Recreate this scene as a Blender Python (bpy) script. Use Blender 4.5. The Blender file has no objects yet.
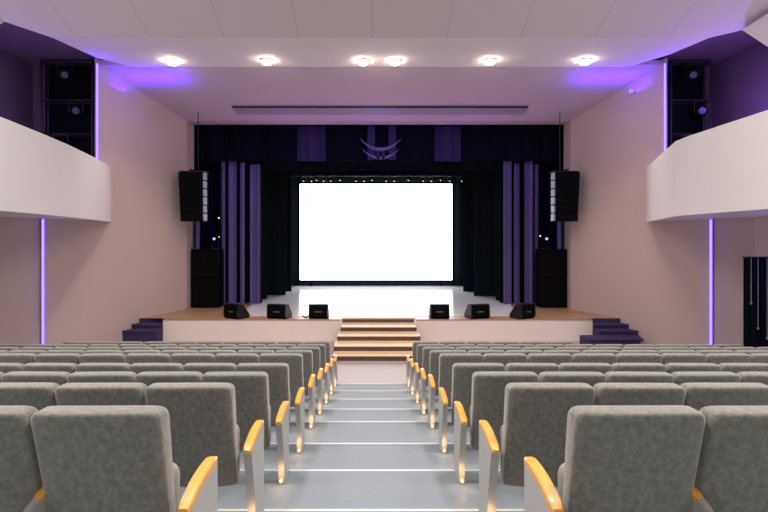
import bpy, bmesh, math, random
from mathutils import Vector, Matrix
random.seed(7)
sc = bpy.context.scene
COL = sc.collection
F = 512.0; VX = 372.0; VY = 238.0; EYE = 3.09      # focal length in px, vanishing point, eye height over the stalls floor

def X(px, d): return (px - VX) / F * d
def Z(py, d): return EYE + (VY - py) / F * d

# ------------------------------------------------------------------ materials
def mat(name, col, rough=0.6, metal=0.0, spec=0.5, noise=None, bump=None, emis=None, estr=0.0, sheen=0.0, coat=0.0):
    m = bpy.data.materials.new(name); m.use_nodes = True
    nt = m.node_tree; b = nt.nodes['Principled BSDF']
    b.inputs['Base Color'].default_value = (*col, 1)
    b.inputs['Roughness'].default_value = rough
    b.inputs['Metallic'].default_value = metal
    b.inputs['Specular IOR Level'].default_value = spec
    if sheen:
        b.inputs['Sheen Weight'].default_value = sheen
        b.inputs['Sheen Roughness'].default_value = 0.4
    if coat: b.inputs['Coat Weight'].default_value = coat
    if emis:
        b.inputs['Emission Color'].default_value = (*emis, 1)
        b.inputs['Emission Strength'].default_value = estr
    tc = nt.nodes.new('ShaderNodeTexCoord')
    if noise:
        col2, scale, stretch, lo, hi = noise
        mp = nt.nodes.new('ShaderNodeMapping'); mp.inputs['Scale'].default_value = stretch
        n = nt.nodes.new('ShaderNodeTexNoise'); n.inputs['Scale'].default_value = scale; n.inputs['Detail'].default_value = 6
        n.inputs['Roughness'].default_value = 0.65
        r = nt.nodes.new('ShaderNodeValToRGB')
        r.color_ramp.elements[0].position = lo; r.color_ramp.elements[0].color = (*col, 1)
        r.color_ramp.elements[1].position = hi; r.color_ramp.elements[1].color = (*col2, 1)
        nt.links.new(tc.outputs['Object'], mp.inputs['Vector']); nt.links.new(mp.outputs[0], n.inputs['Vector'])
        nt.links.new(n.outputs['Fac'], r.inputs[0]); nt.links.new(r.outputs[0], b.inputs['Base Color'])
    if bump:
        scale, strength = bump
        n2 = nt.nodes.new('ShaderNodeTexNoise'); n2.inputs['Scale'].default_value = scale; n2.inputs['Detail'].default_value = 3
        bp = nt.nodes.new('ShaderNodeBump'); bp.inputs['Strength'].default_value = strength; bp.inputs['Distance'].default_value = 0.01
        nt.links.new(tc.outputs['Object'], n2.inputs['Vector']); nt.links.new(n2.outputs['Fac'], bp.inputs['Height'])
        nt.links.new(bp.outputs[0], b.inputs['Normal'])
    return m

def emission(name, col, s):
    m = bpy.data.materials.new(name); m.use_nodes = True
    nt = m.node_tree; nt.nodes.clear()
    e = nt.nodes.new('ShaderNodeEmission'); e.inputs[0].default_value = (*col, 1); e.inputs[1].default_value = s
    o = nt.nodes.new('ShaderNodeOutputMaterial'); nt.links.new(e.outputs[0], o.inputs[0])
    return m

M = {}
M['wall'] = mat('plaster_wall', (0.61, 0.49, 0.455), 0.85, bump=(40, 0.05))
M['white'] = mat('white_plaster', (0.86, 0.82, 0.82), 0.8, bump=(30, 0.03))
M['ceil'] = mat('ceiling_paint', (0.80, 0.75, 0.755), 0.85)
M['recess'] = mat('alcove_shade', (0.10, 0.07, 0.09), 0.9)  # dimness of the balcony alcoves is put into this dark colour
M['carpet'] = mat('grey_blue_floor', (0.20, 0.232, 0.265), 0.55, noise=((0.235, 0.265, 0.30), 60, (1, 1, 1), 0.35, 0.65), bump=(120, 0.15))
M['pinkfloor'] = mat('pale_stalls_floor', (0.36, 0.295, 0.295), 0.45)
M['nosing'] = mat('nosing_metal', (0.66, 0.66, 0.64), 0.4)
M['velvet'] = mat('grey_velvet', (0.140, 0.136, 0.116), 0.85, sheen=0.9, noise=((0.240, 0.233, 0.202), 40, (1, 1, 0.8), 0.36, 0.66), bump=(90, 0.25))
M['velvet2'] = mat('grey_velvet_seat', (0.27, 0.26, 0.24), 0.85, sheen=0.5, bump=(90, 0.2))
M['orange_wood'] = mat('amber_wood', (0.78, 0.34, 0.05), 0.35, noise=((0.88, 0.44, 0.09), 9, (6, 1, 6), 0.3, 0.7), coat=0.3)
M['panel'] = mat('grey_laminate', (0.44, 0.43, 0.41), 0.4)
M['black'] = mat('black_plastic', (0.003, 0.003, 0.0035), 0.6, spec=.05)
M['grille'] = mat('speaker_grille', (0.004, 0.004, 0.005), 0.7, spec=.04, bump=(150, 0.6))
M['badge'] = mat('grey_badge', (0.10, 0.10, 0.11), 0.5)
M['silver'] = mat('silver_metal', (0.45, 0.46, 0.52), 0.35, metal=0.7)
M['steel'] = mat('black_steel', (0.012, 0.012, 0.015), 0.5, metal=0.2)
M['wood'] = mat('stage_wood', (0.36, 0.20, 0.11), 0.35, noise=((0.46, 0.28, 0.16), 3, (12, 0.7, 12), 0.3, 0.7))
M['stepwood'] = mat('step_wood', (0.62, 0.42, 0.24), 0.4, noise=((0.72, 0.51, 0.31), 3, (0.8, 10, 10), 0.3, 0.7))
M['stepriser'] = mat('step_riser', (0.10, 0.055, 0.045), 0.6)
M['stagefront'] = mat('stage_front_paint', (0.84, 0.75, 0.69), 0.6)
M['dance'] = mat('white_dance_floor', (0.86, 0.86, 0.90), 0.16, spec=0.8)
M['darkstep'] = mat('dark_purple_carpet', (0.045, 0.03, 0.10), 0.85)  # dark purple carpet, extra violet mixed in for light on the treads
M['blackcloth'] = mat('black_cloth', (0.008, 0.013, 0.017), 0.95, spec=0.02)  # black cloth with the screen's teal glow mixed into its colour
M['violet'] = mat('violet_drape', (0.12, 0.09, 0.27), 0.7, sheen=0.2)
M['navy'] = mat('navy_drape', (0.004, 0.003, 0.012), 0.9, spec=.05)
M['violet_lit'] = mat('violet_lit_folds', (0.035, 0.026, 0.10), 0.8, spec=.1)  # violet light on the dark valance folds, held in the cloth colour
M['bluesteel'] = mat('blue_tube', (0.10, 0.09, 0.30), 0.5)
M['screen'] = emission('screen_light', (0.97, 0.985, 1.0), 3.2)
M['led'] = emission('violet_led', (0.085, 0.045, 1.0), 6.0)
M['lens'] = emission('downlight_lens', (1.0, 0.86, 0.66), 40.0)
M['step_led'] = emission('aisle_light_lens', (1.0, 0.62, 0.25), 2.0)
M['tiny'] = emission('small_indicator', (0.85, 0.9, 1.0), .8)
M['blueled'] = emission('blue_indicator', (0.15, 0.25, 1.0), 2.0)
M['cord'] = mat('pale_cord', (0.5, 0.5, 0.55), 0.6)

# near ceiling has fine panel seams running towards the stage
def seams(m):
    nt = m.node_tree; b = nt.nodes['Principled BSDF']
    tc = nt.nodes.new('ShaderNodeTexCoord'); s = nt.nodes.new('ShaderNodeSeparateXYZ')
    nt.links.new(tc.outputs['Object'], s.inputs[0])
    a = nt.nodes.new('ShaderNodeMath'); a.operation = 'ADD'; a.inputs[1].default_value = 100 * 1.75
    d = nt.nodes.new('ShaderNodeMath'); d.operation = 'DIVIDE'; d.inputs[1].default_value = 1.75
    f = nt.nodes.new('ShaderNodeMath'); f.operation = 'FRACT'
    c = nt.nodes.new('ShaderNodeMath'); c.operation = 'LESS_THAN'; c.inputs[1].default_value = 0.009
    nt.links.new(s.outputs[0], a.inputs[0]); nt.links.new(a.outputs[0], d.inputs[0]); nt.links.new(d.outputs[0], f.inputs[0]); nt.links.new(f.outputs[0], c.inputs[0])
    mx = nt.nodes.new('ShaderNodeMix'); mx.data_type = 'RGBA'
    mx.inputs[6].default_value = (0.80, 0.75, 0.755, 1); mx.inputs[7].default_value = (0.62, 0.57, 0.58, 1)
    nt.links.new(c.outputs[0], mx.inputs[0]); nt.links.new(mx.outputs[2], b.inputs['Base Color'])
M['ceil_seams'] = mat('ceiling_panels', (0.80, 0.75, 0.755), 0.85); seams(M['ceil_seams'])

# ------------------------------------------------------------------ mesh helpers
def box(bm, x0, x1, y0, y1, z0, z1, bevel=0.0, seg=2, mtx=None):
    r = bmesh.ops.create_cube(bm, size=1.0)
    vs = r['verts']
    for v in vs:
        v.co = Vector(((x0 + x1) / 2 + v.co.x * (x1 - x0), (y0 + y1) / 2 + v.co.y * (y1 - y0), (z0 + z1) / 2 + v.co.z * (z1 - z0)))
    if bevel:
        es = list({e for v in vs for e in v.link_edges})
        rb = bmesh.ops.bevel(bm, geom=es, offset=bevel, segments=seg, affect='EDGES', profile=0.5)
        vs = list({v for v in rb['verts']} | {v for v in vs if v.is_valid})
    if mtx is not None:
        for v in vs: v.co = mtx @ v.co
    return vs

def tube(bm, p0, p1, r, n=10, r1=None):
    p0 = Vector(p0); p1 = Vector(p1); ax = p1 - p0
    q = ax.to_track_quat('Z', 'Y').to_matrix()
    r1 = r if r1 is None else r1
    a = []; b = []
    for i in range(n):
        t = 2 * math.pi * i / n; o = q @ Vector((math.cos(t), math.sin(t), 0))
        a.append(bm.verts.new(p0 + o * r)); b.append(bm.verts.new(p1 + o * r1))
    for i in range(n):
        j = (i + 1) % n; bm.faces.new((a[i], a[j], b[j], b[i]))
    bm.faces.new(a[::-1]); bm.faces.new(b)

def prism(bm, poly, z0, z1):
    """poly = [(x,y)], z0/z1 numbers or lists per corner"""
    n = len(poly)
    g = lambda z, i: z[i] if isinstance(z, (list, tuple)) else z
    a = [bm.verts.new((p[0], p[1], g(z0, i))) for i, p in enumerate(poly)]
    b = [bm.verts.new((p[0], p[1], g(z1, i))) for i, p in enumerate(poly)]
    for i in range(n):
        j = (i + 1) % n; bm.faces.new((a[i], a[j], b[j], b[i]))
    bm.faces.new(a[::-1]); bm.faces.new(b)

def extrude_x(bm, prof, x0, x1):
    """profile in (y, z), extruded along x"""
    a = [bm.verts.new((x0, p[0], p[1])) for p in prof]; b = [bm.verts.new((x1, p[0], p[1])) for p in prof]
    n = len(prof)
    for i in range(n):
        j = (i + 1) % n; bm.faces.new((a[i], a[j], b[j], b[i]))
    bm.faces.new(a[::-1]); bm.faces.new(b)

def loft(bm, rings, cap=True):
    R = [[bm.verts.new(p) for p in ring] for ring in rings]
    n = len(R[0])
    for k in range(len(R) - 1):
        for i in range(n):
            j = (i + 1) % n; bm.faces.new((R[k][i], R[k][j], R[k + 1][j], R[k + 1][i]))
    if cap: bm.faces.new(R[0][::-1]); bm.faces.new(R[-1])

def obj(name, bm, m, parent=None, smooth=False, label=None, cat=None, group=None, kind=None):
    bmesh.ops.recalc_face_normals(bm, faces=bm.faces)
    me = bpy.data.meshes.new(name); bm.to_mesh(me); bm.free()
    me.materials.append(m)
    if smooth:
        for p in me.polygons: p.use_smooth = True
        try: me.set_sharp_from_angle(angle=math.radians(40))
        except Exception: pass
    o = bpy.data.objects.new(name, me); COL.objects.link(o)
    if parent: o.parent = parent
    for k, v in (('label', label), ('category', cat), ('group', group), ('kind', kind)):
        if v: o[k] = v
    return o
def thing(name, label, cat, loc=(0, 0, 0), rz=0, group=None):
    o = bpy.data.objects.new(name, None); COL.objects.link(o); o.empty_display_size = 0.1
    o.location = loc; o.rotation_euler = (0, 0, rz); o['label'] = label; o['category'] = cat
    if group: o['group'] = group
    return o
def copy_tree(o, parent=None):
    c = o.copy(); COL.objects.link(c); c.parent = parent
    for ch in list(o.children): copy_tree(ch, c)
    return c
NB = bmesh.new

# ------------------------------------------------------------------ tiers, floor
drop = {-1: 1.20, 0: 1.39, 1: 1.58, 2: 1.77, 3: 1.965, 4: 2.14, 5: 2.27, 6: 2.45, 7: 2.62, 8: 2.785, 9: 2.94}
LV = {n: EYE - v for n, v in drop.items()}
WL = lambda d: -(6.34 + 0.362 * (17.52 - d))       # left wall line
WR = lambda d: 6.79 + 0.376 * (17.52 - d)          # right wall line
CL = 11.0; CR = 11.9                                # where the splay ends
prof = [(-4.0, -0.2), (-4.0, LV[-1]), (0.335, LV[-1])]
for n in range(0, 10):
    prof += [(n + 0.335, LV[n]), (n + 1.335, LV[n])]
prof += [(10.335, -0.2)]
bm = NB(); extrude_x(bm, prof, WL(CL), WR(CR))
obj('floor', bm, M['carpet'], kind='structure')
bm = NB(); prism(bm, [(-8.9, 10.336), (9.1, 10.336), (9.1, 12.6), (7.2, 18.3), (-6.8, 18.3), (-8.9, 12.6)], -0.2, 0.0)
obj('floor', bm, M['pinkfloor'], kind='structure')
for i, n in enumerate(range(0, 10)):
    bm = NB(); box(bm, -8.6, 8.8, n + 1.335 - 0.022, n + 1.340, LV[n] - 0.02, LV[n] + 0.004, 0.002, 1)
    obj('trim_%d' % (i + 1), bm, M['nosing'], kind='structure')

# ------------------------------------------------------------------ walls
BZ0 = EYE + 0.46; BZ1 = EYE + 2.03                  # balcony parapet bottom / top
DU = 14.1                                          # upper wall ends here
def wallpoly(w, d0, d1, t, sgn):
    a = (w(d0), d0); b = (w(d1), d1)
    return [a, b, (b[0] + sgn * t, b[1]), (a[0] + sgn * t, a[1])]
EYC = lambda d: EYE + 4.0 + 0.243 * (17.52 - d)
# left
bm = NB()
prism(bm, wallpoly(WL, CL, 17.52, 0.2, -1), -0.2, BZ0 + 0.15)
prism(bm, wallpoly(WL, DU, 17.52, 0.06, -1), BZ0 + 0.15, [EYC(DU) + .12, EYC(17.52) + .12, EYC(17.52) + .12, EYC(DU) + .12])
prism(bm, [(-6.34, 17.52), (-6.36, 18.3), (-6.6, 18.3), (-6.54, 17.52)], -0.2, EYE + 4.3)
prism(bm, [(WL(CL), CL), (WL(CL), -4), (WL(CL) - .2, -4), (WL(CL) - .2, CL)], -0.2, BZ0 + 0.15)
obj('wall_left', bm, M['wall'], kind='structure')
bm = NB()
prism(bm, wallpoly(WR, CR, 17.52, 0.2, 1), -0.2, BZ0 + 0.15)
prism(bm, wallpoly(WR, DU, 17.52, 0.06, 1), BZ0 + 0.15, [EYC(DU) + .12, EYC(17.52) + .12, EYC(17.52) + .12, EYC(DU) + .12])
prism(bm, [(6.79, 17.52), (6.85, 18.3), (7.1, 18.3), (6.99, 17.52)], -0.2, EYE + 4.3)
prism(bm, [(WR(CR), CR), (WR(CR), -4), (WR(CR) + .2, -4), (WR(CR) + .2, CR)], -0.2, BZ0 + 0.15)
obj('wall_right', bm, M['wall'], kind='structure')
# balcony alcoves: end wall facing the seats, side wall, low ceiling
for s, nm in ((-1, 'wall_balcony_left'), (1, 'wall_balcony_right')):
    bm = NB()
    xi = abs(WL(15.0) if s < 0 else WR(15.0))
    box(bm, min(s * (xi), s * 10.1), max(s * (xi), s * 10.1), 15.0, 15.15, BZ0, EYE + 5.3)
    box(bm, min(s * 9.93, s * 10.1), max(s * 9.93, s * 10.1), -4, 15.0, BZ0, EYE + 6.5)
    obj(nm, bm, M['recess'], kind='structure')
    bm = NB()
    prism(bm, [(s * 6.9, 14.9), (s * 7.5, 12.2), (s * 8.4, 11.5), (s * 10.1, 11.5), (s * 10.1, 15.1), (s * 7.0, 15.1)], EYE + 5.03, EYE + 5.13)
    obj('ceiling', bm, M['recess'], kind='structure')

# ------------------------------------------------------------------ ceilings
SZ = EYE + 4.74
bm = NB()      # sloping bay over the apron
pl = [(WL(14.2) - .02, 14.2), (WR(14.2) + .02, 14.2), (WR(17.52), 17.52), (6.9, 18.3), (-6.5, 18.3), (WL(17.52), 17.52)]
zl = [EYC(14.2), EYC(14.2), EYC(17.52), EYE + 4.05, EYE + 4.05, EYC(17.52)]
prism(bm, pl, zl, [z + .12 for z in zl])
M['bay'] = mat('ceiling_bay_violet_cast', (0.56, 0.46, 0.53), 0.85)  # ceiling colour darkened and turned mauve for the purple light here
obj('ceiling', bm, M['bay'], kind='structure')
bm = NB()      # flat soffit band
prism(bm, [(-6.63, 14.2), (-7.24, 13.48), (-7.56, 12.13), (7.98, 12.13), (7.70, 13.2), (7.10, 14.2)], SZ, SZ + .16)
obj('ceiling', bm, M['ceil'], kind='structure')
bm = NB()      # panelled ceiling rising over the seats
zz = lambda d: SZ + .37 * (12.13 - d)
pl = [(-7.56, 12.13), (7.98, 12.13), (8.60, 11.89), (10.1, 11.2), (9.93, 7.0), (-9.93, 7.0), (-9.93, 10.7), (-8.43, 11.6)]
zl = [zz(p[1]) for p in pl]
prism(bm, pl, zl, [z + .16 for z in zl])
z7 = zz(7.0)
prism(bm, [(-9.93, 7.0), (9.93, 7.0), (9.93, 1.5), (-9.93, 1.5)], z7, z7 + .16)
obj('ceiling', bm, M['ceil_seams'], kind='structure')
# white bulkheads flanking the ceiling
bm = NB()
pts = [(X(742, 11.6), 11.6, Z(30, 11.6)), (X(800, 10.6), 10.6, Z(68, 10.6)), (X(800, 10.6), 10.6, Z(-8, 10.6))]
a = [bm.verts.new(p) for p in pts]; b = [bm.verts.new((p[0] + .25, p[1] + .25, p[2] + .1)) for p in pts]
for i in range(3):
    j = (i + 1) % 3; bm.faces.new((a[i], a[j], b[j], b[i]))
bm.faces.new(a[::-1]); bm.faces.new(b)
pts = [(X(4, 11.6), 11.6, Z(22, 11.6)), (X(-40, 10.6), 10.6, Z(50, 10.6)), (X(-40, 10.6), 10.6, Z(-8, 10.6))]
a = [bm.verts.new(p) for p in pts]; b = [bm.verts.new((p[0] - .25, p[1] + .25, p[2] + .1)) for p in pts]
for i in range(3):
    j = (i + 1) % 3; bm.faces.new((a[i], a[j], b[j], b[i]))
bm.faces.new(a[::-1]); bm.faces.new(b)
obj('trim_20', bm, M['white'], kind='structure')

# ------------------------------------------------------------------ balconies
def balcony(path, wall_x, side, label):
    t = thing('balcony', label, 'balcony', (path[1][0], path[1][1], 0))
    inv = Matrix.Translation((-path[1][0], -path[1][1], 0))
    s = -1 if side == 'left' else 1
    th = 0.14
    bm = NB()
    inner = [(p[0] + s * th, p[1]) for p in path]
    prism(bm, path + inner[::-1], BZ0, BZ1)
    bm.transform(inv); obj('parapet', bm, M['white'], t)
    bm = NB()
    prism(bm, inner + [(s * 9.9, path[-1][1]), (s * 9.9, 14.9), (s * abs(wall_x(14.9)), 14.9)], BZ0 + .02, BZ0 + .22)
    bm.transform(inv); obj('floor_slab', bm, M['ceil'], t)
    return t
balcony([(-7.42, 14.55), (-7.0, 12.95), (-6.60, 11.1), (-6.42, 10.0), (-6.25, 8.8), (-6.10, 7.6), (-6.0, 6.0), (-6.0, -4.0)], WL, 'left', 'white curved balcony parapet along the left wall')
balcony([(7.95, 14.9), (6.37, 10.74), (6.30, 10.2), (6.27, 8.0), (6.27, -4.0)], WR, 'right', 'white balcony parapet with a bend along the right wall')

# ------------------------------------------------------------------ violet light strips
def led(px, d, w, z0, z1, sgn, label):
    x = w(d) - sgn * 0.035
    t = thing('light_strip', label, 'light strip', (x, d, z0), math.radians(-70.0 * sgn), 'violet wall light strips')
    bm = NB(); box(bm, -.04, .04, -.02, .028, 0, z1 - z0, .004, 1); obj('housing', bm, M['silver'], t)
    bm = NB(); box(bm, -.024, .024, -.034, -.021, .02, z1 - z0 - .02); obj('light_tube', bm, M['led'], t)
led(97, DU - .05, WL, BZ1 - .9, EYC(DU) - .03, -1, 'glowing violet vertical light strip above the left balcony')
led(662, DU - .05, WR, BZ1 - .9, EYC(DU) - .03, 1, 'glowing violet vertical light strip above the right balcony')
led(41, 12.57, WL, 0.0, BZ0 + .02, -1, 'glowing violet vertical light strip on the wall under the left balcony')
led(711, 12.84, WR, 0.0, BZ0 + .02, 1, 'glowing violet vertical light strip on the wall under the right balcony')

# ------------------------------------------------------------------ chairs
def sring(hw, th, cy, z, bow, n=56, e=8.0):
    pts = []
    for i in range(n):
        t = 2 * math.pi * i / n
        c, s = math.cos(t), math.sin(t)
        x = hw * math.copysign(abs(c) ** (2 / e), c); y = th / 2 * math.copysign(abs(s) ** (2 / e), s)
        pts.append((x, cy + y + bow * (x / .25) ** 2, z - .031 * min(1, max(0, z - .5) / .3) + (0.004 - 0.010 * (x / .25) ** 2 if z > .8 else 0)))
    return pts
def backrest_bm():
    bm = NB(); rings = []
    for z, dw, dt in ((.255, .02, .03), (.262, .005, .008), (.28, 0, 0), (.36, 0, 0), (.45, 0, 0), (.55, 0, 0), (.65, 0, 0), (.75, 0, 0), (.83, 0, 0), (.885, 0, 0),
                      (.905, .001, 0), (.918, .005, .001), (.928, .011, .005), (.935, .019, .013), (.939, .028, .026), (.942, .042, .05), (.944, .08, .085)):
        k = (z - .26) / .68
        hw = .248 + .008 * k - dw; th = .075 + .045 * k - dt
        rings.append(sring(hw, max(th, .01), .055 + (.94 - z) * .20, z, .034))
    loft(bm, rings)
    return bm
def seat_bm():
    bm = NB(); rings = []
    for z, dw, dt in ((.375, .03, .04), (.385, .01, .015), (.41, 0, 0), (.50, 0, 0), (.57, 0, .005), (.60, .008, .03), (.615, .02, .05), (.622, .04, .07), (.626, .07, .09)):
        rings.append(sring(.246 - dw, .13 - dt, .235 + (z - .38) * .12, z, -.004, e=4.0))
    loft(bm, rings)
    return bm
def arm_bm(xc, hw=.0262, ya=.019):
    bm = NB(); rings = []
    for i in range(11):
        u = i / 10.0; y = ya + (.397 - ya) * u
        z = .549 + .042 * u + .020 * math.sin(math.pi * u)
        t = .034
        sh = .006 if i in (0, 10) else 0
        rings.append([(xc - hw + sh, y, z - t + sh), (xc - hw + sh, y, z - .006 - sh), (xc - hw + .006 + sh, y, z - sh), (xc + hw - .006 - sh, y, z - sh), (xc + hw - sh, y, z - .006 - sh), (xc + hw - sh, y, z - t + sh)])
    loft(bm, rings)
    return bm
def side_bm(xc, hw):
    # upright panel: straight front, curved rear edge that narrows to the foot
    bm = NB()
    pf = [(.385, 0.0), (.385, .575)]
    for i in range(9):
        u = i / 8.0; pf.append((.385 - .35 * u, .56 + .015 - .040 * u + .018 * math.sin(math.pi * u) - .012))
    for i in range(1, 9):
        u = i / 8.0; pf.append((.035 + .11 * math.sin(u * math.pi / 2), .523 * (1 - u)))
    extrude_x(bm, pf, xc - hw, xc + hw)
    es = [e for e in bm.edges if abs(e.verts[0].co.x - e.verts[1].co.x) < 1e-6]
    bmesh.ops.bevel(bm, geom=es, offset=.006, segments=2, affect='EDGES')
    return bm
def make_chair(side, aisle):
    """side -1 = left block (aisle to the +x side)"""
    t = thing('auditorium_seat', 'x', 'seat')
    obj('backrest', backrest_bm(), M['velvet'], t, smooth=True)
    obj('seat_cushion', seat_bm(), M['velvet2'], t, smooth=True)
    out = side * .262
    obj('side_support', side_bm(out, .016), M['panel'], t, smooth=True)
    obj('armrest', arm_bm(out, .021, .10), M['orange_wood'], t, smooth=True)
    bm = NB(); box(bm, -.24, .24, .20, .235, .33, .375, .008)
    box(bm, -.245, -.235, .19, .27, .30, .42); box(bm, .235, .245, .19, .27, .30, .42)
    obj('seat_frame', bm, M['steel'], t)
    if aisle:
        e = .351 if side < 0 else -.334
        obj('end_panel', side_bm(e, .024), M['panel'], t, smooth=True)
        obj('armrest', arm_bm(e), M['orange_wood'], t, smooth=True)
        bm = NB(); tube(bm, (e, .120, .035), (e, .142, .035), .010, 12)
        l = obj('aisle_light', bm, M['step_led'], t)
    return t
protos = {(s, a): None for s in (-1, 1) for a in (0, 1)}
ORD = ['', 'first', 'second', 'third', 'fourth', 'fifth', 'sixth', 'seventh', 'eighth', 'ninth', 'tenth', 'eleventh', 'twelfth']
ROWN = {1: 'nearest row', 2: 'second nearest row', 3: 'third nearest row', 4: 'fourth nearest row', 5: 'fifth row from the camera', 6: 'sixth row from the camera', 7: 'seventh row from the camera', 8: 'second row from stage', 9: 'front row at the stage'}
cntL = {1: 2, 2: 3, 3: 5, 4: 6, 5: 7, 6: 9, 7: 10, 8: 11, 9: 10}
cntR = {1: 2, 2: 3, 3: 5, 4: 6, 5: 8, 6: 9, 7: 11, 8: 11, 9: 6}
for s, cnt, x0 in ((-1, cntL, -1.074), (1, cntR, 1.050)):
    for n in range(1, 10):
        for k in range(cnt[n]):
            key = (s, 1 if k == 0 else 0)
            if protos[key] is None: protos[key] = c = make_chair(s, k == 0)
            else: c = copy_tree(protos[key])
            c.location = (x0 + s * .524 * k, n + .937, LV[n])
            c.rotation_euler = (random.uniform(-.008, .004), random.uniform(-.004, .004), 0 if k == 0 else random.uniform(-.02, .02))
            w = 'left' if s < 0 else 'right'
            if k == 0: pos = 'aisle-end grey velvet seat with lit end panel'
            elif k == cnt[n] - 1 and n >= 8: pos = 'wall-end grey velvet seat, %s from aisle' % ORD[k + 1]
            else: pos = 'grey velvet seat, %s from the aisle' % ORD[k + 1]
            c['label'] = '%s, %s, %s block' % (pos, ROWN[n], w)
            c['group'] = 'seats in the %s block of the hall' % w
        # warm step light thrown on each aisle panel foot
        ld = bpy.data.lights.new('aisle_glow', 'POINT'); ld.energy = 0.22; ld.color = (1, .62, .28); ld.shadow_soft_size = .02
        lo = bpy.data.objects.new('aisle_glow', ld); COL.objects.link(lo); lo.location = (x0 + (.351 if s < 0 else -.334), n + .937 + .075, LV[n] + .10)

# ------------------------------------------------------------------ stage
ST = EYE - 2.44; SF = 15.36
st = thing('stage', 'long stage platform with pale front panel and wooden deck', 'stage', (.19, SF, 0))
inv = Matrix.Translation((-.19, -SF, 0))
xs0, xs1 = X(163, SF), X(592.5, SF); xa, xb = X(341.5, SF), X(416, SF)
bm = NB(); box(bm, xs0, xa, SF, SF + .12, 0, ST - .03); box(bm, xb, xs1, SF, SF + .12, 0, ST - .03); bm.transform(inv)
obj('front_panel', bm, M['stagefront'], st)
bm = NB()
dk = [(xs0, SF - .01), (xa, SF - .01), (xa, 15.6), (xb, 15.6), (xb, SF - .01), (xs1, SF - .01), (xs1, 15.56), (WR(15.56), 15.56), (6.79, 17.52), (6.8, 18.3), (8.2, 18.3), (8.2, 26.4), (-8, 26.4), (-8, 18.3), (-6.38, 18.3), (-6.34, 17.52), (WL(15.56), 15.56), (xs0, 15.56)]
a = [bm.verts.new((p[0], p[1], ST - .03)) for p in dk]; b = [bm.verts.new((p[0], p[1], ST)) for p in dk]
for i in range(len(dk)):
    j = (i + 1) % len(dk); bm.faces.new((a[i], a[j], b[j], b[i]))
f1 = bm.faces.new(a[::-1]); f2 = bm.faces.new(b); bmesh.ops.triangulate(bm, faces=[f1, f2])
bm.transform(inv); obj('deck', bm, M['wood'], st)
bm = NB(); prism(bm, [(-4.15, 16.0), (4.5, 16.0), (5.1, 18.8), (5.6, 26.1), (-5.2, 26.1), (-4.4, 18.8)], ST, ST + .012)
obj('dance_floor', bm, M['dance'], label='glossy white dance floor laid over the stage in front of the screen', cat='floor covering')

# centre steps
sy = [12.86, 13.4, 14.1, 14.8, 15.6]; sl = [EYE - 2.96, EYE - 2.83, EYE - 2.70, EYE - 2.57]
cs = thing('stage_steps', 'wide wooden steps up to the middle of the stage', 'steps', (.19, 12.86, 0))
inv = Matrix.Translation((-.19, -12.86, 0))
hw = [1.19, 1.19, 1.15, 1.10]
sx = .19
for i in range(4):
    bm = NB(); y1 = 15.59
    x0_, x1_ = sx - hw[i], sx + hw[i]
    if i >= 0:
        box(bm, x0_, x1_, sy[i] + .02, min(sy[i + 1] + .02, 15.59), 0.0, sl[i] - .022)
    bm.transform(inv); obj('riser', bm, M['stepriser'], cs)
    bm = NB(); box(bm, x0_, x1_, sy[i], min(sy[i + 1] + .02, 15.59), sl[i] - .022, sl[i], .004, 1)
    bm.transform(inv); obj('tread', bm, M['stepwood'], cs)
bm = NB(); box(bm, sx - 1.09, sx + 1.09, 15.585, 15.60, sl[3], ST - .035); bm.transform(inv); obj('riser', bm, M['stepriser'], cs)

# side steps against the walls
for s, w, xe, lab in ((-1, WL, xs0, 'dark violet carpeted steps between stage and left wall'), (1, WR, xs1, 'dark violet carpeted steps between stage and right wall')):
    t = thing('side_steps', lab, 'steps', (xe, 15.5, 0)); inv = Matrix.Translation((-xe, -15.5, 0))
    ds = [15.56, 15.25, 14.93, 14.35]; zs = [ST, EYE - 2.57, EYE - 2.70, EYE - 2.83, EYE - 2.96]
    for i in range(1, 3 if s < 0 else 4):
        bm = NB(); xi = xe if i < 3 else X(588, ds[3])
        xo = w(ds[i]) if i < 3 else X(640, ds[3]); prism(bm, [(xi, ds[i]), (xo, ds[i]), (min(abs(xo), abs(w(ds[i - 1]))) * s, ds[i - 1]), (xi, ds[i - 1])], 0, zs[i] - .05)
        xo = w(ds[i]) if i < 3 else X(643, ds[3]); prism(bm, [(xi, ds[i] - .03), (xo, ds[i] - .03), (w(ds[i - 1]), ds[i - 1]), (xi, ds[i - 1])], zs[i] - .05, zs[i])
        bm.transform(inv); obj('step', bm, M['darkstep'], t)
    bm = NB(); prism(bm, [(xe, 15.52), (w(15.54), 15.52), (w(15.56), 15.56), (xe, 15.56)], EYE - 2.57, ST); bm.transform(inv); obj('step', bm, M['darkstep'], t)

# ------------------------------------------------------------------ stage house
bm = NB()
box(bm, -8.2, -8.0, 18.3, 26.6, ST, EYE + 6); box(bm, 8.2, 8.4, 18.3, 26.6, ST, EYE + 6)
obj('wall_stage_sides', bm, M['blackcloth'], kind='structure')
bm = NB(); box(bm, -8.2, 8.4, 26.4, 26.6, ST, EYE + 6); obj('wall_stage_back', bm, M['blackcloth'], kind='structure')
bm = NB(); box(bm, -8.2, 8.4, 18.3, 26.6, EYE + 6, EYE + 6.1)
obj('ceiling', bm, M['blackcloth'], kind='structure')
bm = NB(); box(bm, -8.2, -6.4, 18.3, 18.4, 0, EYE + 6); box(bm, 6.9, 8.4, 18.3, 18.4, 0, EYE + 6); box(bm, -8.2, 8.4, 18.31, 18.4, EYE + 4.06, EYE + 6)
obj('wall_stage_front', bm, M['blackcloth'], kind='structure')

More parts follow.
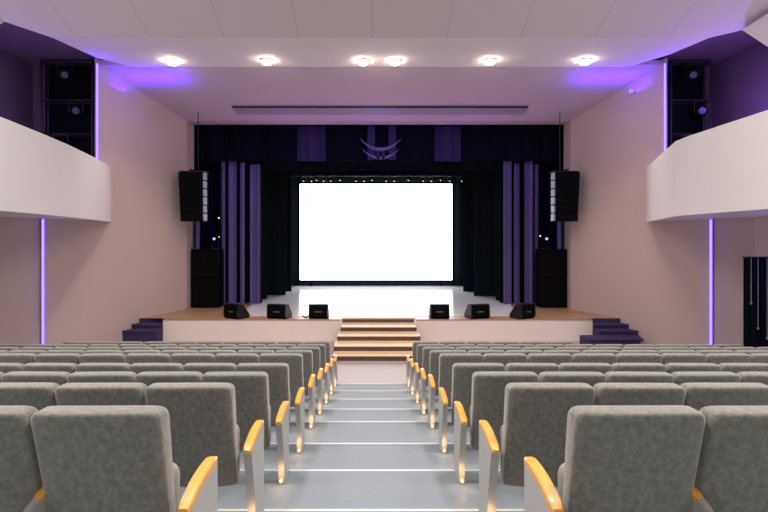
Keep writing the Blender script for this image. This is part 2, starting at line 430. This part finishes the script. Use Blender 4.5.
def drape(name, x0, x1, d, z0, z1, m, amp, pitch, label, cat='curtain', group=None, parent=None, ph=0, irr=.3, flare=0.0):
    """closed pleated sheet"""
    bm = NB(); n = max(12, int((x1 - x0) / pitch * 10)); th = .02
    rnd = random.Random(int(abs(x0 * 97 + d * 13)))
    ks = [rnd.uniform(1 - irr, 1 + irr) for _ in range(200)]
    front = []; acc = 0
    for i in range(n + 1):
        u = i / n; x = x0 + (x1 - x0) * u
        k = (x - x0) / pitch; acc = k + .35 * math.sin(k * 1.7 + ph)
        y = amp * ks[int(k) % 200] * math.sin(acc * 2 * math.pi) 
        front.append((x, y))
    zs = [z0, z0 + (z1 - z0) * .33, z0 + (z1 - z0) * .66, z1]
    R = []
    for q, z in enumerate(zs):
        sc_ = 1 + flare * (1 - q / 3)
        R.append([(x, d + y * sc_, z) for x, y in front] + [(x, d + y * sc_ + th, z) for x, y in front[::-1]])
    loft(bm, R, cap=False)
    N = len(front)
    bm.verts.ensure_lookup_table()
    tot = 2 * N
    for base in (0, tot * 3):
        for i in range(N - 1):
            bm.faces.new((bm.verts[base + i], bm.verts[base + i + 1], bm.verts[base + tot - 2 - i], bm.verts[base + tot - 1 - i]))
    o = obj(name, bm, m, parent, smooth=True)
    if label: o['label'] = label; o['category'] = cat
    if group: o['group'] = group
    return o
# legs in the wings and the backdrop
for nm, x0, x1, d, w in (('left', X(215, 20.3), X(267, 20.3), 20.3, 'nearest'), ('left', X(225, 21.7), X(285.6, 21.7), 21.7, 'middle'), ('left', X(240, 23.3), X(291.5, 23.3), 23.3, 'deepest'),
                      ('right', X(495.8, 19.9), X(545, 19.9), 19.9, 'nearest'), ('right', X(474, 21.4), X(535, 21.4), 21.4, 'middle'), ('right', X(463.2, 23.2), X(520, 23.2), 23.2, 'deepest')):
    drape('wing_curtain', x0, x1, d, ST + .015, EYE + 4.2, M['blackcloth'], .012, .3, 'black wing curtain at the %s of the screen, %s of three' % (nm, w), group='black wing curtains')
drape('backdrop_curtain', -7.2, 7.6, 26.15, ST + .02, EYE + 5, M['blackcloth'], .03, .5, 'black backdrop curtain behind the projection screen')
for d, pyb, w in ((19.6, 170, 'nearest'), (22.0, 176, 'deeper')):
    drape('border_curtain', X(215, d), X(545, d), d, Z(pyb, d), EYE + 4.6, M['blackcloth'], .03, .4, 'black border curtain hanging across the stage top, %s of two' % w, group='black border curtains')
# screen
D = 25.9
t = thing('projection_screen', 'large glowing white projection screen at the back of the stage', 'screen', (X(376, D), D, ST))
hw_ = 76 / F * D; zb = Z(280, D) - ST; zt = Z(184, D) - ST
bm = NB(); box(bm, -hw_, hw_, -.03, 0, zb, zt); obj('screen_surface', bm, M['screen'], t)
bm = NB()
for (a0, a1, b0, b1) in ((-hw_ - .1, -hw_, zb - .1, zt + .1), (hw_, hw_ + .1, zb - .1, zt + .1), (-hw_, hw_, zb - .1, zb), (-hw_, hw_, zt, zt + .1)):
    box(bm, a0, a1, -.06, .03, b0, b1)
box(bm, -hw_ + .5, -hw_ + .6, 0, .03, .0, zb); box(bm, hw_ - .6, hw_ - .5, 0, .03, 0, zb)
obj('screen_frame', bm, M['black'], t)

# lighting bar above the screen
D = 24.6
t = thing('lighting_bar', 'long black lighting bar hanging above the projection screen', 'lighting bar', (X(372, D), D, Z(175.5, D)))
bm = NB(); L = 90 / F * D; tube(bm, (-L, 0, 0), (L, 0, 0), .035); tube(bm, (-L, 0, .3), (L, 0, .3), .025)
for k in range(19):
    x = -L + 2 * L * k / 18; tube(bm, (x, 0, 0), (x + (L / 18), 0, .3), .012, 6)
obj('truss', bm, M['steel'], t)
bm = NB()
for x in (-L * .8, 0, L * .8): tube(bm, (x, 0, .3), (x, 0, 2.4), .008, 6)
obj('suspension_cable', bm, M['steel'], t)
lamp0 = None
for i, px in enumerate((286, 304, 312, 317, 324, 331, 340, 356, 364, 372, 386, 394, 408, 423, 431, 440, 449, 461)):
    y = Z(180.3 + (.8 if i % 3 else 0), D)
    if lamp0 is None:
        lamp0 = thing('stage_lamp', 'x', 'stage light')
        bm = NB(); tube(bm, (0, .1, .1), (0, -.12, -.02), .07, 12, .085); obj('lamp_body', bm, M['black'], lamp0, smooth=True)
        bm = NB(); tube(bm, (0, -.121, -.021), (0, -.13, -.026), .025, 12); obj('lamp_lens', bm, M['tiny'], lamp0)
        bm = NB(); box(bm, -.1, -.09, -.02, .02, -.02, .2); box(bm, .09, .1, -.02, .02, -.02, .2); box(bm, -.1, .1, -.02, .02, .19, .2); obj('yoke', bm, M['steel'], lamp0)
        c = lamp0
    else: c = copy_tree(lamp0)
    c.location = (X(px, D), D - .05, y)
    c['label'] = 'small black stage lamp on the bar above the screen, %s from the left' % ((ORD + ['thirteenth', 'fourteenth', 'fifteenth', 'sixteenth', 'seventeenth', 'eighteenth'])[i + 1]); c['group'] = 'lamps on the bar above the screen'

# main valance and side drapes
d = 18.55
pz0 = Z(161, d)
segs = [(193, 229, 'navy'), (229, 265, 'navy'), (265, 297, 'navy'), (297, 326, 'violet_lit'), (326, 366, 'navy'), (396, 434, 'navy'), (434, 461, 'violet_lit'), (461, 496, 'navy'), (496, 532, 'navy'), (532, 567, 'navy')]
for i, (p0, p1, mm) in enumerate(segs):
    drape('valance', X(p0, d) + .01, X(p1, d) - .01, d, pz0, EYE + 4.05, M[mm], .05, .42 if mm == 'navy' else .3,
          '%s valance drop hanging at the stage top, %s from the left' % ('dark navy' if mm == 'navy' else 'violet', ORD[i + 1]), group='valance drops over the stage opening')
drape('valance', X(366, d), X(396, d), d + .12, pz0, EYE + 4.05, M['navy'], .03, .4, 'dark valance drop behind the crescent of lit folds in the middle of the stage top', group='valance drops over the stage opening')
# crescent and posts modelled for the violet-lit folds in the valance centre
t = thing('lit_fold_crescent', 'horned crescent shaped for violet-lit folds in the middle of the valance', 'lit folds', (X(380.5, d), d - .12, Z(160, d)))
s_ = d / F
bm = NB()
for a0 in (-13, 8): box(bm, a0 * s_, (a0 + 7.5) * s_, 0, .04, 0, 35 * s_, .01, 1)
obj('post', bm, M['violet_lit'], t)
def horn(zo, w, h, th_):
    bm = NB(); rings = []
    for i in range(17):
        u = -1 + i / 8.0; x = w * u * s_; z = (zo + h * abs(u) ** 2.2) * s_; r = (th_ * (1 - abs(u) ** 1.5) + .35) * s_
        rings.append([(x, -.03, z - r), (x, .0, z - r), (x, .0, z + r * .6), (x, -.03, z + r * .6)])
    loft(bm, rings); return bm
obj('horn', horn(10.5, 20, 10, 2.0), M['violet'], t)
obj('horn', horn(2, 18, 8, 1.5), M['violet'], t)
bm = NB(); box(bm, -4 * s_, -1 * s_, -.03, .01, 0, 9 * s_); box(bm, 1 * s_, 4 * s_, -.03, .01, 0, 9 * s_); obj('stem', bm, M['violet_lit'], t)

d = 18.8
for i, (p0, p1, pt, mm, wd) in enumerate((
        (221.5, 225, 160, 'violet', 'narrow violet drape strip'), (227.5, 236.5, 160, 'violet', 'wide violet drape'), (240, 245, 163, 'violet', 'violet drape'), (249.5, 259.5, 164, 'violet', 'violet drape beside the black portal'))):
    drape('side_drape', X(p0, d), X(p1, d), d + (.08 if i % 2 else -.04), ST + .02, Z(pt, d), M[mm], .05, .16, '%s left of the screen, %s from the left' % (wd, ORD[i + 1]), group='violet drapes left of the stage opening', ph=i, flare=.3)
for i, (p0, p1, pt, mm, wd) in enumerate((
        (503, 511.5, 160, 'violet', 'violet drape beside the black portal'), (514.5, 520, 163, 'violet', 'violet drape'), (524, 533, 160, 'violet', 'wide violet drape'), (536, 539, 164, 'violet', 'narrow violet drape strip'))):
    drape('side_drape', X(p0, d), X(p1, d), d + (.08 if i % 2 else -.04), ST + .02, Z(pt, d), M[mm], .05, .16, '%s right of the screen, %s from the left' % (wd, ORD[i + 1]), group='violet drapes right of the stage opening', ph=i + 4, flare=.3)
drape('masking_curtain', X(190, 19.1), X(262, 19.1), 19.15, ST + .02, EYE + 4.1, M['navy'], .06, .35, 'dark masking curtain behind the left loudspeakers')
drape('masking_curtain', X(500, 19.1), X(572, 19.1), 19.15, ST + .02, EYE + 4.1, M['navy'], .06, .35, 'dark masking curtain behind the right loudspeakers')

# ------------------------------------------------------------------ hanging line arrays
def line_array(cx, d, s, label):
    zt = Z(173, d); t = thing('line_array', label, 'loudspeaker', (cx, d, zt), 0)
    H = 48.5 / F * d; nmod = 6; h = H / nmod
    for i in range(nmod):
        off = .0 + .035 * (i / 5.0) ** 2 * 5 * .3
        bm = NB(); a = math.radians(1.2 * i)
        mt = Matrix.Translation((s * .02 * (5 - i) * .3 - s * .0, 0, -h * (i + .5))) @ Matrix.Rotation(s * a * .0, 4, 'Y')
        w = .78 - .012 * i
        box(bm, -w / 2, w / 2, -.30, .30, -h / 2 + .002, h / 2 - .002, .012, 1, mt); c = obj('cabinet', bm, M['black'], t)
        bm = NB(); xx = -s * (w / 2 + .07)
        box(bm, min(xx, xx + s * .068) , max(xx, xx + s * .068), -.25, -.05, -h / 2 + .02, h / 2 - .02, 0, 1, mt); obj('waveguide', bm, M['silver'], c)
    bm = NB(); box(bm, -.42, .42, -.2, .2, .01, .05, .01); box(bm, -.03, .03, -.4, .4, .05, .09); obj('flying_frame', bm, M['steel'], t)
    bm = NB(); tube(bm, (-s * .12, 0, .09), (-s * .12, 0, EYC(d) - zt + .02), .014, 8); obj('hanging_cable', bm, M['steel'], t)
line_array(X(194.5, 16.9), 16.9, -1, 'black line array loudspeaker hanging beside the left wall')
line_array(X(563.5, 16.9), 16.9, 1, 'black line array loudspeaker hanging beside the right wall')

# floor loudspeaker stacks
for px0, px1, s, lab in ((191, 219, -1, 'left'), (540.5, 567.5, 1, 'right')):
    d = 17.85; cx = (X(px0, d) + X(px1, d)) / 2; w = (X(px1, d) - X(px0, d)); z = ST + .01
    for i, hh in enumerate((1.02, 1.02)):
        t = thing('subwoofer', 'tall black bass loudspeaker in the %s stage corner, %s of two stacked' % (lab, 'lower' if i == 0 else 'upper'), 'loudspeaker', (cx, d, z), 0, 'bass loudspeakers in the stage corners')
        bm = NB(); box(bm, -w / 2, w / 2, -.0, .6, 0, hh, .025, 2); obj('cabinet', bm, M['black'], t)
        bm = NB(); box(bm, -w / 2 + .04, w / 2 - .04, -.012, -.001, .04, hh - .04, .005, 1); obj('grille', bm, M['grille'], t)
        z += hh + .002
    # bluish tube standing on the stack and a small blue lamp
    xt = X(198 if s < 0 else 559, 18.2)
    bm = NB(); tube(bm, (0, 0, 0), (0, 0, 2.2), .085, 16); o = obj('vertical_pipe', bm, M['bluesteel'], smooth=True, label='bluish vertical pipe above the %s bass loudspeakers' % lab, cat='pipe')
    o.location = (xt, d + .3, z)
    t = thing('spotlight', 'small round spotlight with bluish lens above the %s bass loudspeakers' % lab, 'spotlight', (X(213 if s < 0 else 548, d), d + .25, z))
    bm = NB(); tube(bm, (0, .1, .42), (0, -.12, .36), .10, 16); obj('lamp_body', bm, M['black'], t, smooth=True)
    bm = NB(); tube(bm, (0, -.121, .36), (0, -.13, .358), .045, 16); obj('lamp_lens', bm, M['blueled'], t)
    bm = NB(); box(bm, -.12, -.11, -.02, .02, .02, .42); box(bm, .11, .12, -.02, .02, .02, .42); box(bm, -.13, .13, -.08, .08, 0, .03); obj('yoke', bm, M['steel'], t)
    # cable with tiny indicator lights down the drape edge
    d2 = 18.45; t = thing('indicator_cable', 'thin black cable with tiny pale lights beside the %s drapes' % lab, 'cable', (X(219 if s < 0 else 540, d2), d2, ST))
    bm = NB(); tube(bm, (0, 0, 0.0), (0, 0, 4.9), .012, 8); obj('cable', bm, M['black'], t)
    for zpx in ((218, 237, 256) if s < 0 else (236, 266)):
        bm = NB(); tube(bm, (0, -.03, Z(zpx, d2) - ST), (0, -.012, Z(zpx, d2) - ST), .028, 10); obj('indicator_light', bm, M['tiny'], t)

# ------------------------------------------------------------------ stage monitors
def monitor(px0, px1, yaw, label, kind):
    d = 15.62; cx = X((px0 + px1) / 2, d)
    t = thing('stage_monitor', label, 'stage monitor', (cx, d, ST + .002), yaw, 'floor monitors along the stage edge')
    w = .62 if kind != 'sq' else .58
    h = .43
    bm = NB()
    # wedge: back towards the hall, slanted grille towards the stage
    pf = [(-.20, .03), (-.24, .10), (-.22, h - .03), (-.18, h), (-.02, h), (.24, .10), (.22, 0), (-.17, 0)]
    extrude_x(bm, pf, -w / 2 + .03, w / 2 - .03)
    obj('cabinet', bm, M['black'], t)
    bm = NB()
    for s in (-1, 1):
        pf2 = [(p[0] * 1.03, p[1] * 1.01 + (0.0)) for p in pf]
        extrude_x(bm, pf2, s * (w / 2 - .03), s * w / 2)
    obj('side_cheek', bm, M['steel'], t)
    bm = NB(); box(bm, -.10, .10, -.2435, -.228, .20, .235, mtx=Matrix.Rotation(0, 4, 'X')); obj('badge', bm, M['badge'], t)
    bm = NB(); box(bm, -w / 2 + .07, w / 2 - .07, -.238, -.226, .07, .17, .01, 1); obj('connector_panel', bm, M['grille'], t)
monitor(225, 248, math.radians(-32), 'black floor monitor at the far left of the stage edge, turned sideways', 'r')
monitor(268, 291, math.radians(-14), 'black floor monitor second from the left on the stage edge', 'r')
monitor(309, 329, 0, 'black square floor monitor just left of the centre steps', 'sq')
monitor(430, 448, 0, 'black square floor monitor just right of the centre steps', 'sq')
monitor(466, 488, math.radians(14), 'black floor monitor second from the right on the stage edge', 'r')
monitor(510, 535, math.radians(32), 'black floor monitor at the far right of the stage edge, turned sideways', 'r')
# cable by the left centre monitor
bm = NB()
cp = [(X(302, 15.6), 15.62, ST + .08), (X(304, 15.6), 15.60, ST + .03), (X(307, 15.6), 15.63, ST + .02), (X(309.5, 15.6), 15.64, ST + .10)]
for a_, b_ in zip(cp, cp[1:]): tube(bm, a_, b_, .018, 8)
obj('monitor_cable', bm, M['black'], label='short black cable curling beside the left centre floor monitor', cat='cable')

# ------------------------------------------------------------------ ceiling fittings
dn0 = None
for i, (px, py) in enumerate(((172, 60.5), (267, 60), (363, 60.5), (395, 60.5), (490, 60), (585, 60))):
    d = (SZ - EYE) * F / (VY - py)
    if dn0 is None:
        dn0 = thing('downlight', 'x', 'ceiling light'); c = dn0
        bm = NB()
        tube(bm, (0, 0, -.035), (0, 0, 0), .15, 24, .17); obj('trim_ring', bm, M['white'], dn0, smooth=True)
        bm = NB(); tube(bm, (0, -.0, -.095), (0, 0, -.034), .11, 20, .14); obj('lens', bm, M['lens'], dn0, smooth=True)
    else: c = copy_tree(dn0)
    c.location = (X(px, d), d, SZ - .001)
    c['label'] = 'bright round downlight in the ceiling soffit, %s from the left' % ORD[i + 1]; c['group'] = 'downlights along the ceiling soffit'
    ld = bpy.data.lights.new('downlight_beam', 'SPOT'); ld.energy = 260; ld.color = (1, .80, .66); ld.spot_size = math.radians(104); ld.spot_blend = .9; ld.shadow_soft_size = .1
    lo = bpy.data.objects.new('downlight_beam', ld); COL.objects.link(lo); lo.location = (X(px, d), d, SZ - .10)
# slot in the sloping ceiling
def slab(px0, px1, py0, py1):
    bm = NB(); pts = []
    for px, py in ((px0, py1), (px1, py1), (px1 - (5 if px1 > 400 else 0), py0), (px0 + 0, py0)):
        # intersect with the sloping ceiling plane
        k = (VY - py) / F; d = (4.0 + .243 * 17.52) / (k + .243); pts.append((X(px, d), d, EYE + k * d - .012))
    return pts
d0 = 8.257 / ((VY - 112) / F + .243); d1 = 8.257 / ((VY - 106.5) / F + .243)
t = thing('ceiling_slot', 'long narrow lilac blind slot in the ceiling before the stage', 'ceiling slot', (X(380, d1), d1, EYC(d1)))
bm = NB(); prism(bm, [(X(238, d0), d0), (X(524, d0), d0), (X(528, d1), d1), (X(232, d1), d1)], [EYC(d0) - .10, EYC(d0) - .10, EYC(d1) - .03, EYC(d1) - .03], [EYC(d0) + .02, EYC(d0) + .02, EYC(d1) + .02, EYC(d1) + .02])
bm.transform(Matrix.Translation((-X(380, d1), -d1, -EYC(d1)))); obj('slot_cover', bm, mat('lilac_grey', (.30, .26, .36), .6), t)
bm = NB(); box(bm, X(232, d1), X(528, d1), d1 - .05, d1 - .005, EYC(d1) - .055, EYC(d1) + .0)
bm.transform(Matrix.Translation((-X(380, d1), -d1, -EYC(d1)))); obj('slot_edge', bm, M['steel'], t)
# small sensor on the right wall
dd = 14.9
bm = NB(); box(bm, -.06, .06, -.09, .0, -.07, .07, .02); tube(bm, (-.02, -.12, -.03), (-.02, -.09, -.03), .03, 10)
o = obj('wall_sensor', bm, M['white'], label='small pale sensor box high on the right wall', cat='sensor'); 
dw = 13.38 / ((633 - VX) / F + .376); o.location = (WR(dw) - .07, dw, Z(92, dw))

# ------------------------------------------------------------------ lighting racks in the balcony alcoves
sp0 = None
for s, p0, p1, lab in ((-1, 46, 96, 'left'), (1, 667, 706, 'right')):
    d = 14.6; xa_, xb_ = X(p0, d), X(p1, d)
    z0 = BZ0 + .23; zt = EYE + 5.0; H = zt - z0
    t = thing('lighting_rack', 'tall black lighting rack standing behind the %s balcony parapet' % lab, 'lighting rack', (xa_, d, z0))
    W = xb_ - xa_
    bm = NB()
    for x in (0, W):
        for y in (-.2, .1): tube(bm, (x, y, 0), (x, y, H), .03, 8)
    for z in (.02, H * .3, H * .52, H * .74, H - .02):
        for y in (-.2, .1): tube(bm, (0, y, z), (W, y, z), .025, 8)
        for x in (0, W): tube(bm, (x, -.2, z), (x, .1, z), .025, 8)
    obj('frame', bm, M['steel'], t)
    bm = NB(); box(bm, -.1, W, .13, .15, .02, H * .99); obj('backing_cloth', bm, M['black'], t)
    for i in range(4):
        if sp0 is None:
            sp0 = thing('spotlight', 'x', 'spotlight')
            bm = NB(); tube(bm, (0, .14, .06), (0, -.16, -.02), .12, 16, .15); box(bm, -.1, .1, .12, .26, -.04, .16, .02); obj('lamp_body', bm, M['black'], sp0, smooth=True)
            bm = NB(); tube(bm, (0, -.161, -.02), (0, -.17, -.022), .09, 16); obj('lamp_lens', bm, mat('lens_glass', (.05, .05, .10), .25, metal=.3), sp0, smooth=True)
            bm = NB(); box(bm, -.18, -.165, -.03, .03, -.02, .3); box(bm, .165, .18, -.03, .03, -.02, .3); box(bm, -.18, .18, -.03, .03, .29, .31); obj('yoke', bm, M['steel'], sp0); c = sp0
        else: c = copy_tree(sp0)
        zz_ = z0 + H * (.30, .52, .74, .97)[i] - .34
        c.location = (xa_ + W * (.68, .42, .72, .5)[i], d - .3, zz_); c.rotation_euler = (0, 0, s * -.5)
        c['label'] = 'black spotlight on the %s balcony rack, %s from the bottom' % (lab, ORD[i + 1]); c['group'] = 'spotlights on the balcony racks'

# ------------------------------------------------------------------ black draped stand at the right edge
d = 11.0; t = thing('draped_stand', 'tall black draped panel with pale hanging cords at the right edge', 'draped panel', (X(764, d), d, 0))
H = Z(258, d); hw_ = 20 / F * d
drape('black_cover', -hw_, hw_, 0, 0.0, H, M['blackcloth'], .03, .16, None, parent=t)
bm = NB(); box(bm, -hw_ - .0, hw_ + .0, -.05, .08, H, H + .03, .005, 1); obj('top_rail', bm, M['steel'], t)
for px, pb in ((749, 302), (756, 327), (765, 337)):
    bm = NB(); x = X(px, d) - X(764, d); tube(bm, (x, -.06, Z(pb, d)), (x, -.06, H), .006, 6); tube(bm, (x, -.06, Z(pb, d) - .04), (x, -.06, Z(pb, d)), .018, 8)
    obj('hanging_cord', bm, M['cord'], t)

# ------------------------------------------------------------------ lights of the hall
def area(name, loc, rot, size, e, col, sy_=None):
    l = bpy.data.lights.new(name, 'AREA'); l.energy = e; l.color = col; l.size = size
    if sy_: l.shape = 'RECTANGLE'; l.size_y = sy_
    o = bpy.data.objects.new(name, l); COL.objects.link(o); o.location = loc; o.rotation_euler = rot; return o
def point(loc, e, col, r=.1):  # added points of violet light, no fitting is built for them
    l = bpy.data.lights.new('lamp', 'POINT'); l.energy = e; l.color = col; l.shadow_soft_size = r
    o = bpy.data.objects.new('lamp', l); COL.objects.link(o); o.location = loc; return o
# house lights in the ceiling over the seats
for x in (-6.2, -3, 3, 6.2):
    for y in (2.5, 6.0):
        area('house_light', (x, y, z7 - .05), (0, 0, 0), .7, 112, (1, .93, .86)).data.spread = math.radians(150)
# added violet lights: rack wash, corner under the right balcony, strip spill
point((-8.8, 12.6, EYE + 3.3), 30, (.28, .12, 1)); point((8.2, 9.6, EYE - .6), 7, (.28, .12, 1)); point((8.8, 12.6, EYE + 3.3), 60, (.32, .12, 1))
for xx in (WL(14.7) + .98, WR(14.7) - .98):
    a_ = area('strip_spill', (xx, 14.75, EYE + 4.28), (math.radians(180), 0, 0), 1.9, 15, (.10, .012, 1), .5)  # added upward panel, stands in for spill at the strip tops
point((WL(13.7) + .6, 13.35, EYE + 4.45), 4, (.10, .02, 1), .08); point((WR(13.7) - .6, 13.35, EYE + 4.45), 4, (.10, .02, 1), .08)
# violet stage wash on the drapes
for x in (-5.6, 6.0, .2):
    l = bpy.data.lights.new('stage_wash', 'SPOT'); l.energy = 75 if x != .2 else 30; l.color = (.42, .30, 1); l.spot_size = math.radians(75); l.spot_blend = 1; l.shadow_soft_size = .1
    o = bpy.data.objects.new('stage_wash', l); COL.objects.link(o); o.location = (x * .75, 15.3, EYE + 3.9)
    tgt = Vector((x * .85, 18.8, EYE + .5 if x != .2 else EYE + 3.2)); o.rotation_euler = (tgt - o.location).to_track_quat('-Z', 'Y').to_euler()
# magenta wash on the ceiling bay
area('ceiling_wash', (.2, 17.2, EYE + 1.8), (math.radians(180), 0, 0), 1.0, 22, (.5, .12, .85), 9.0).rotation_euler = (math.radians(180), 0, math.radians(90))

w = bpy.data.worlds.new('World'); sc.world = w; w.use_nodes = True
w.node_tree.nodes['Background'].inputs[0].default_value = (1.0, .95, .92, 1); w.node_tree.nodes['Background'].inputs[1].default_value = .40

cam = bpy.data.cameras.new('Camera'); co = bpy.data.objects.new('Camera', cam); COL.objects.link(co)
co.location = (0, 0, EYE); co.rotation_euler = (math.radians(90), 0, 0)
cam.sensor_width = 36; cam.lens = 24; cam.shift_x = 12 / 768; cam.shift_y = -18 / 768; cam.clip_start = .05
sc.camera = co
vs = sc.view_settings; vs.view_transform = 'Standard'; vs.look = 'None'; vs.gamma = 1; vs.use_curve_mapping = False; vs.exposure = 0.72
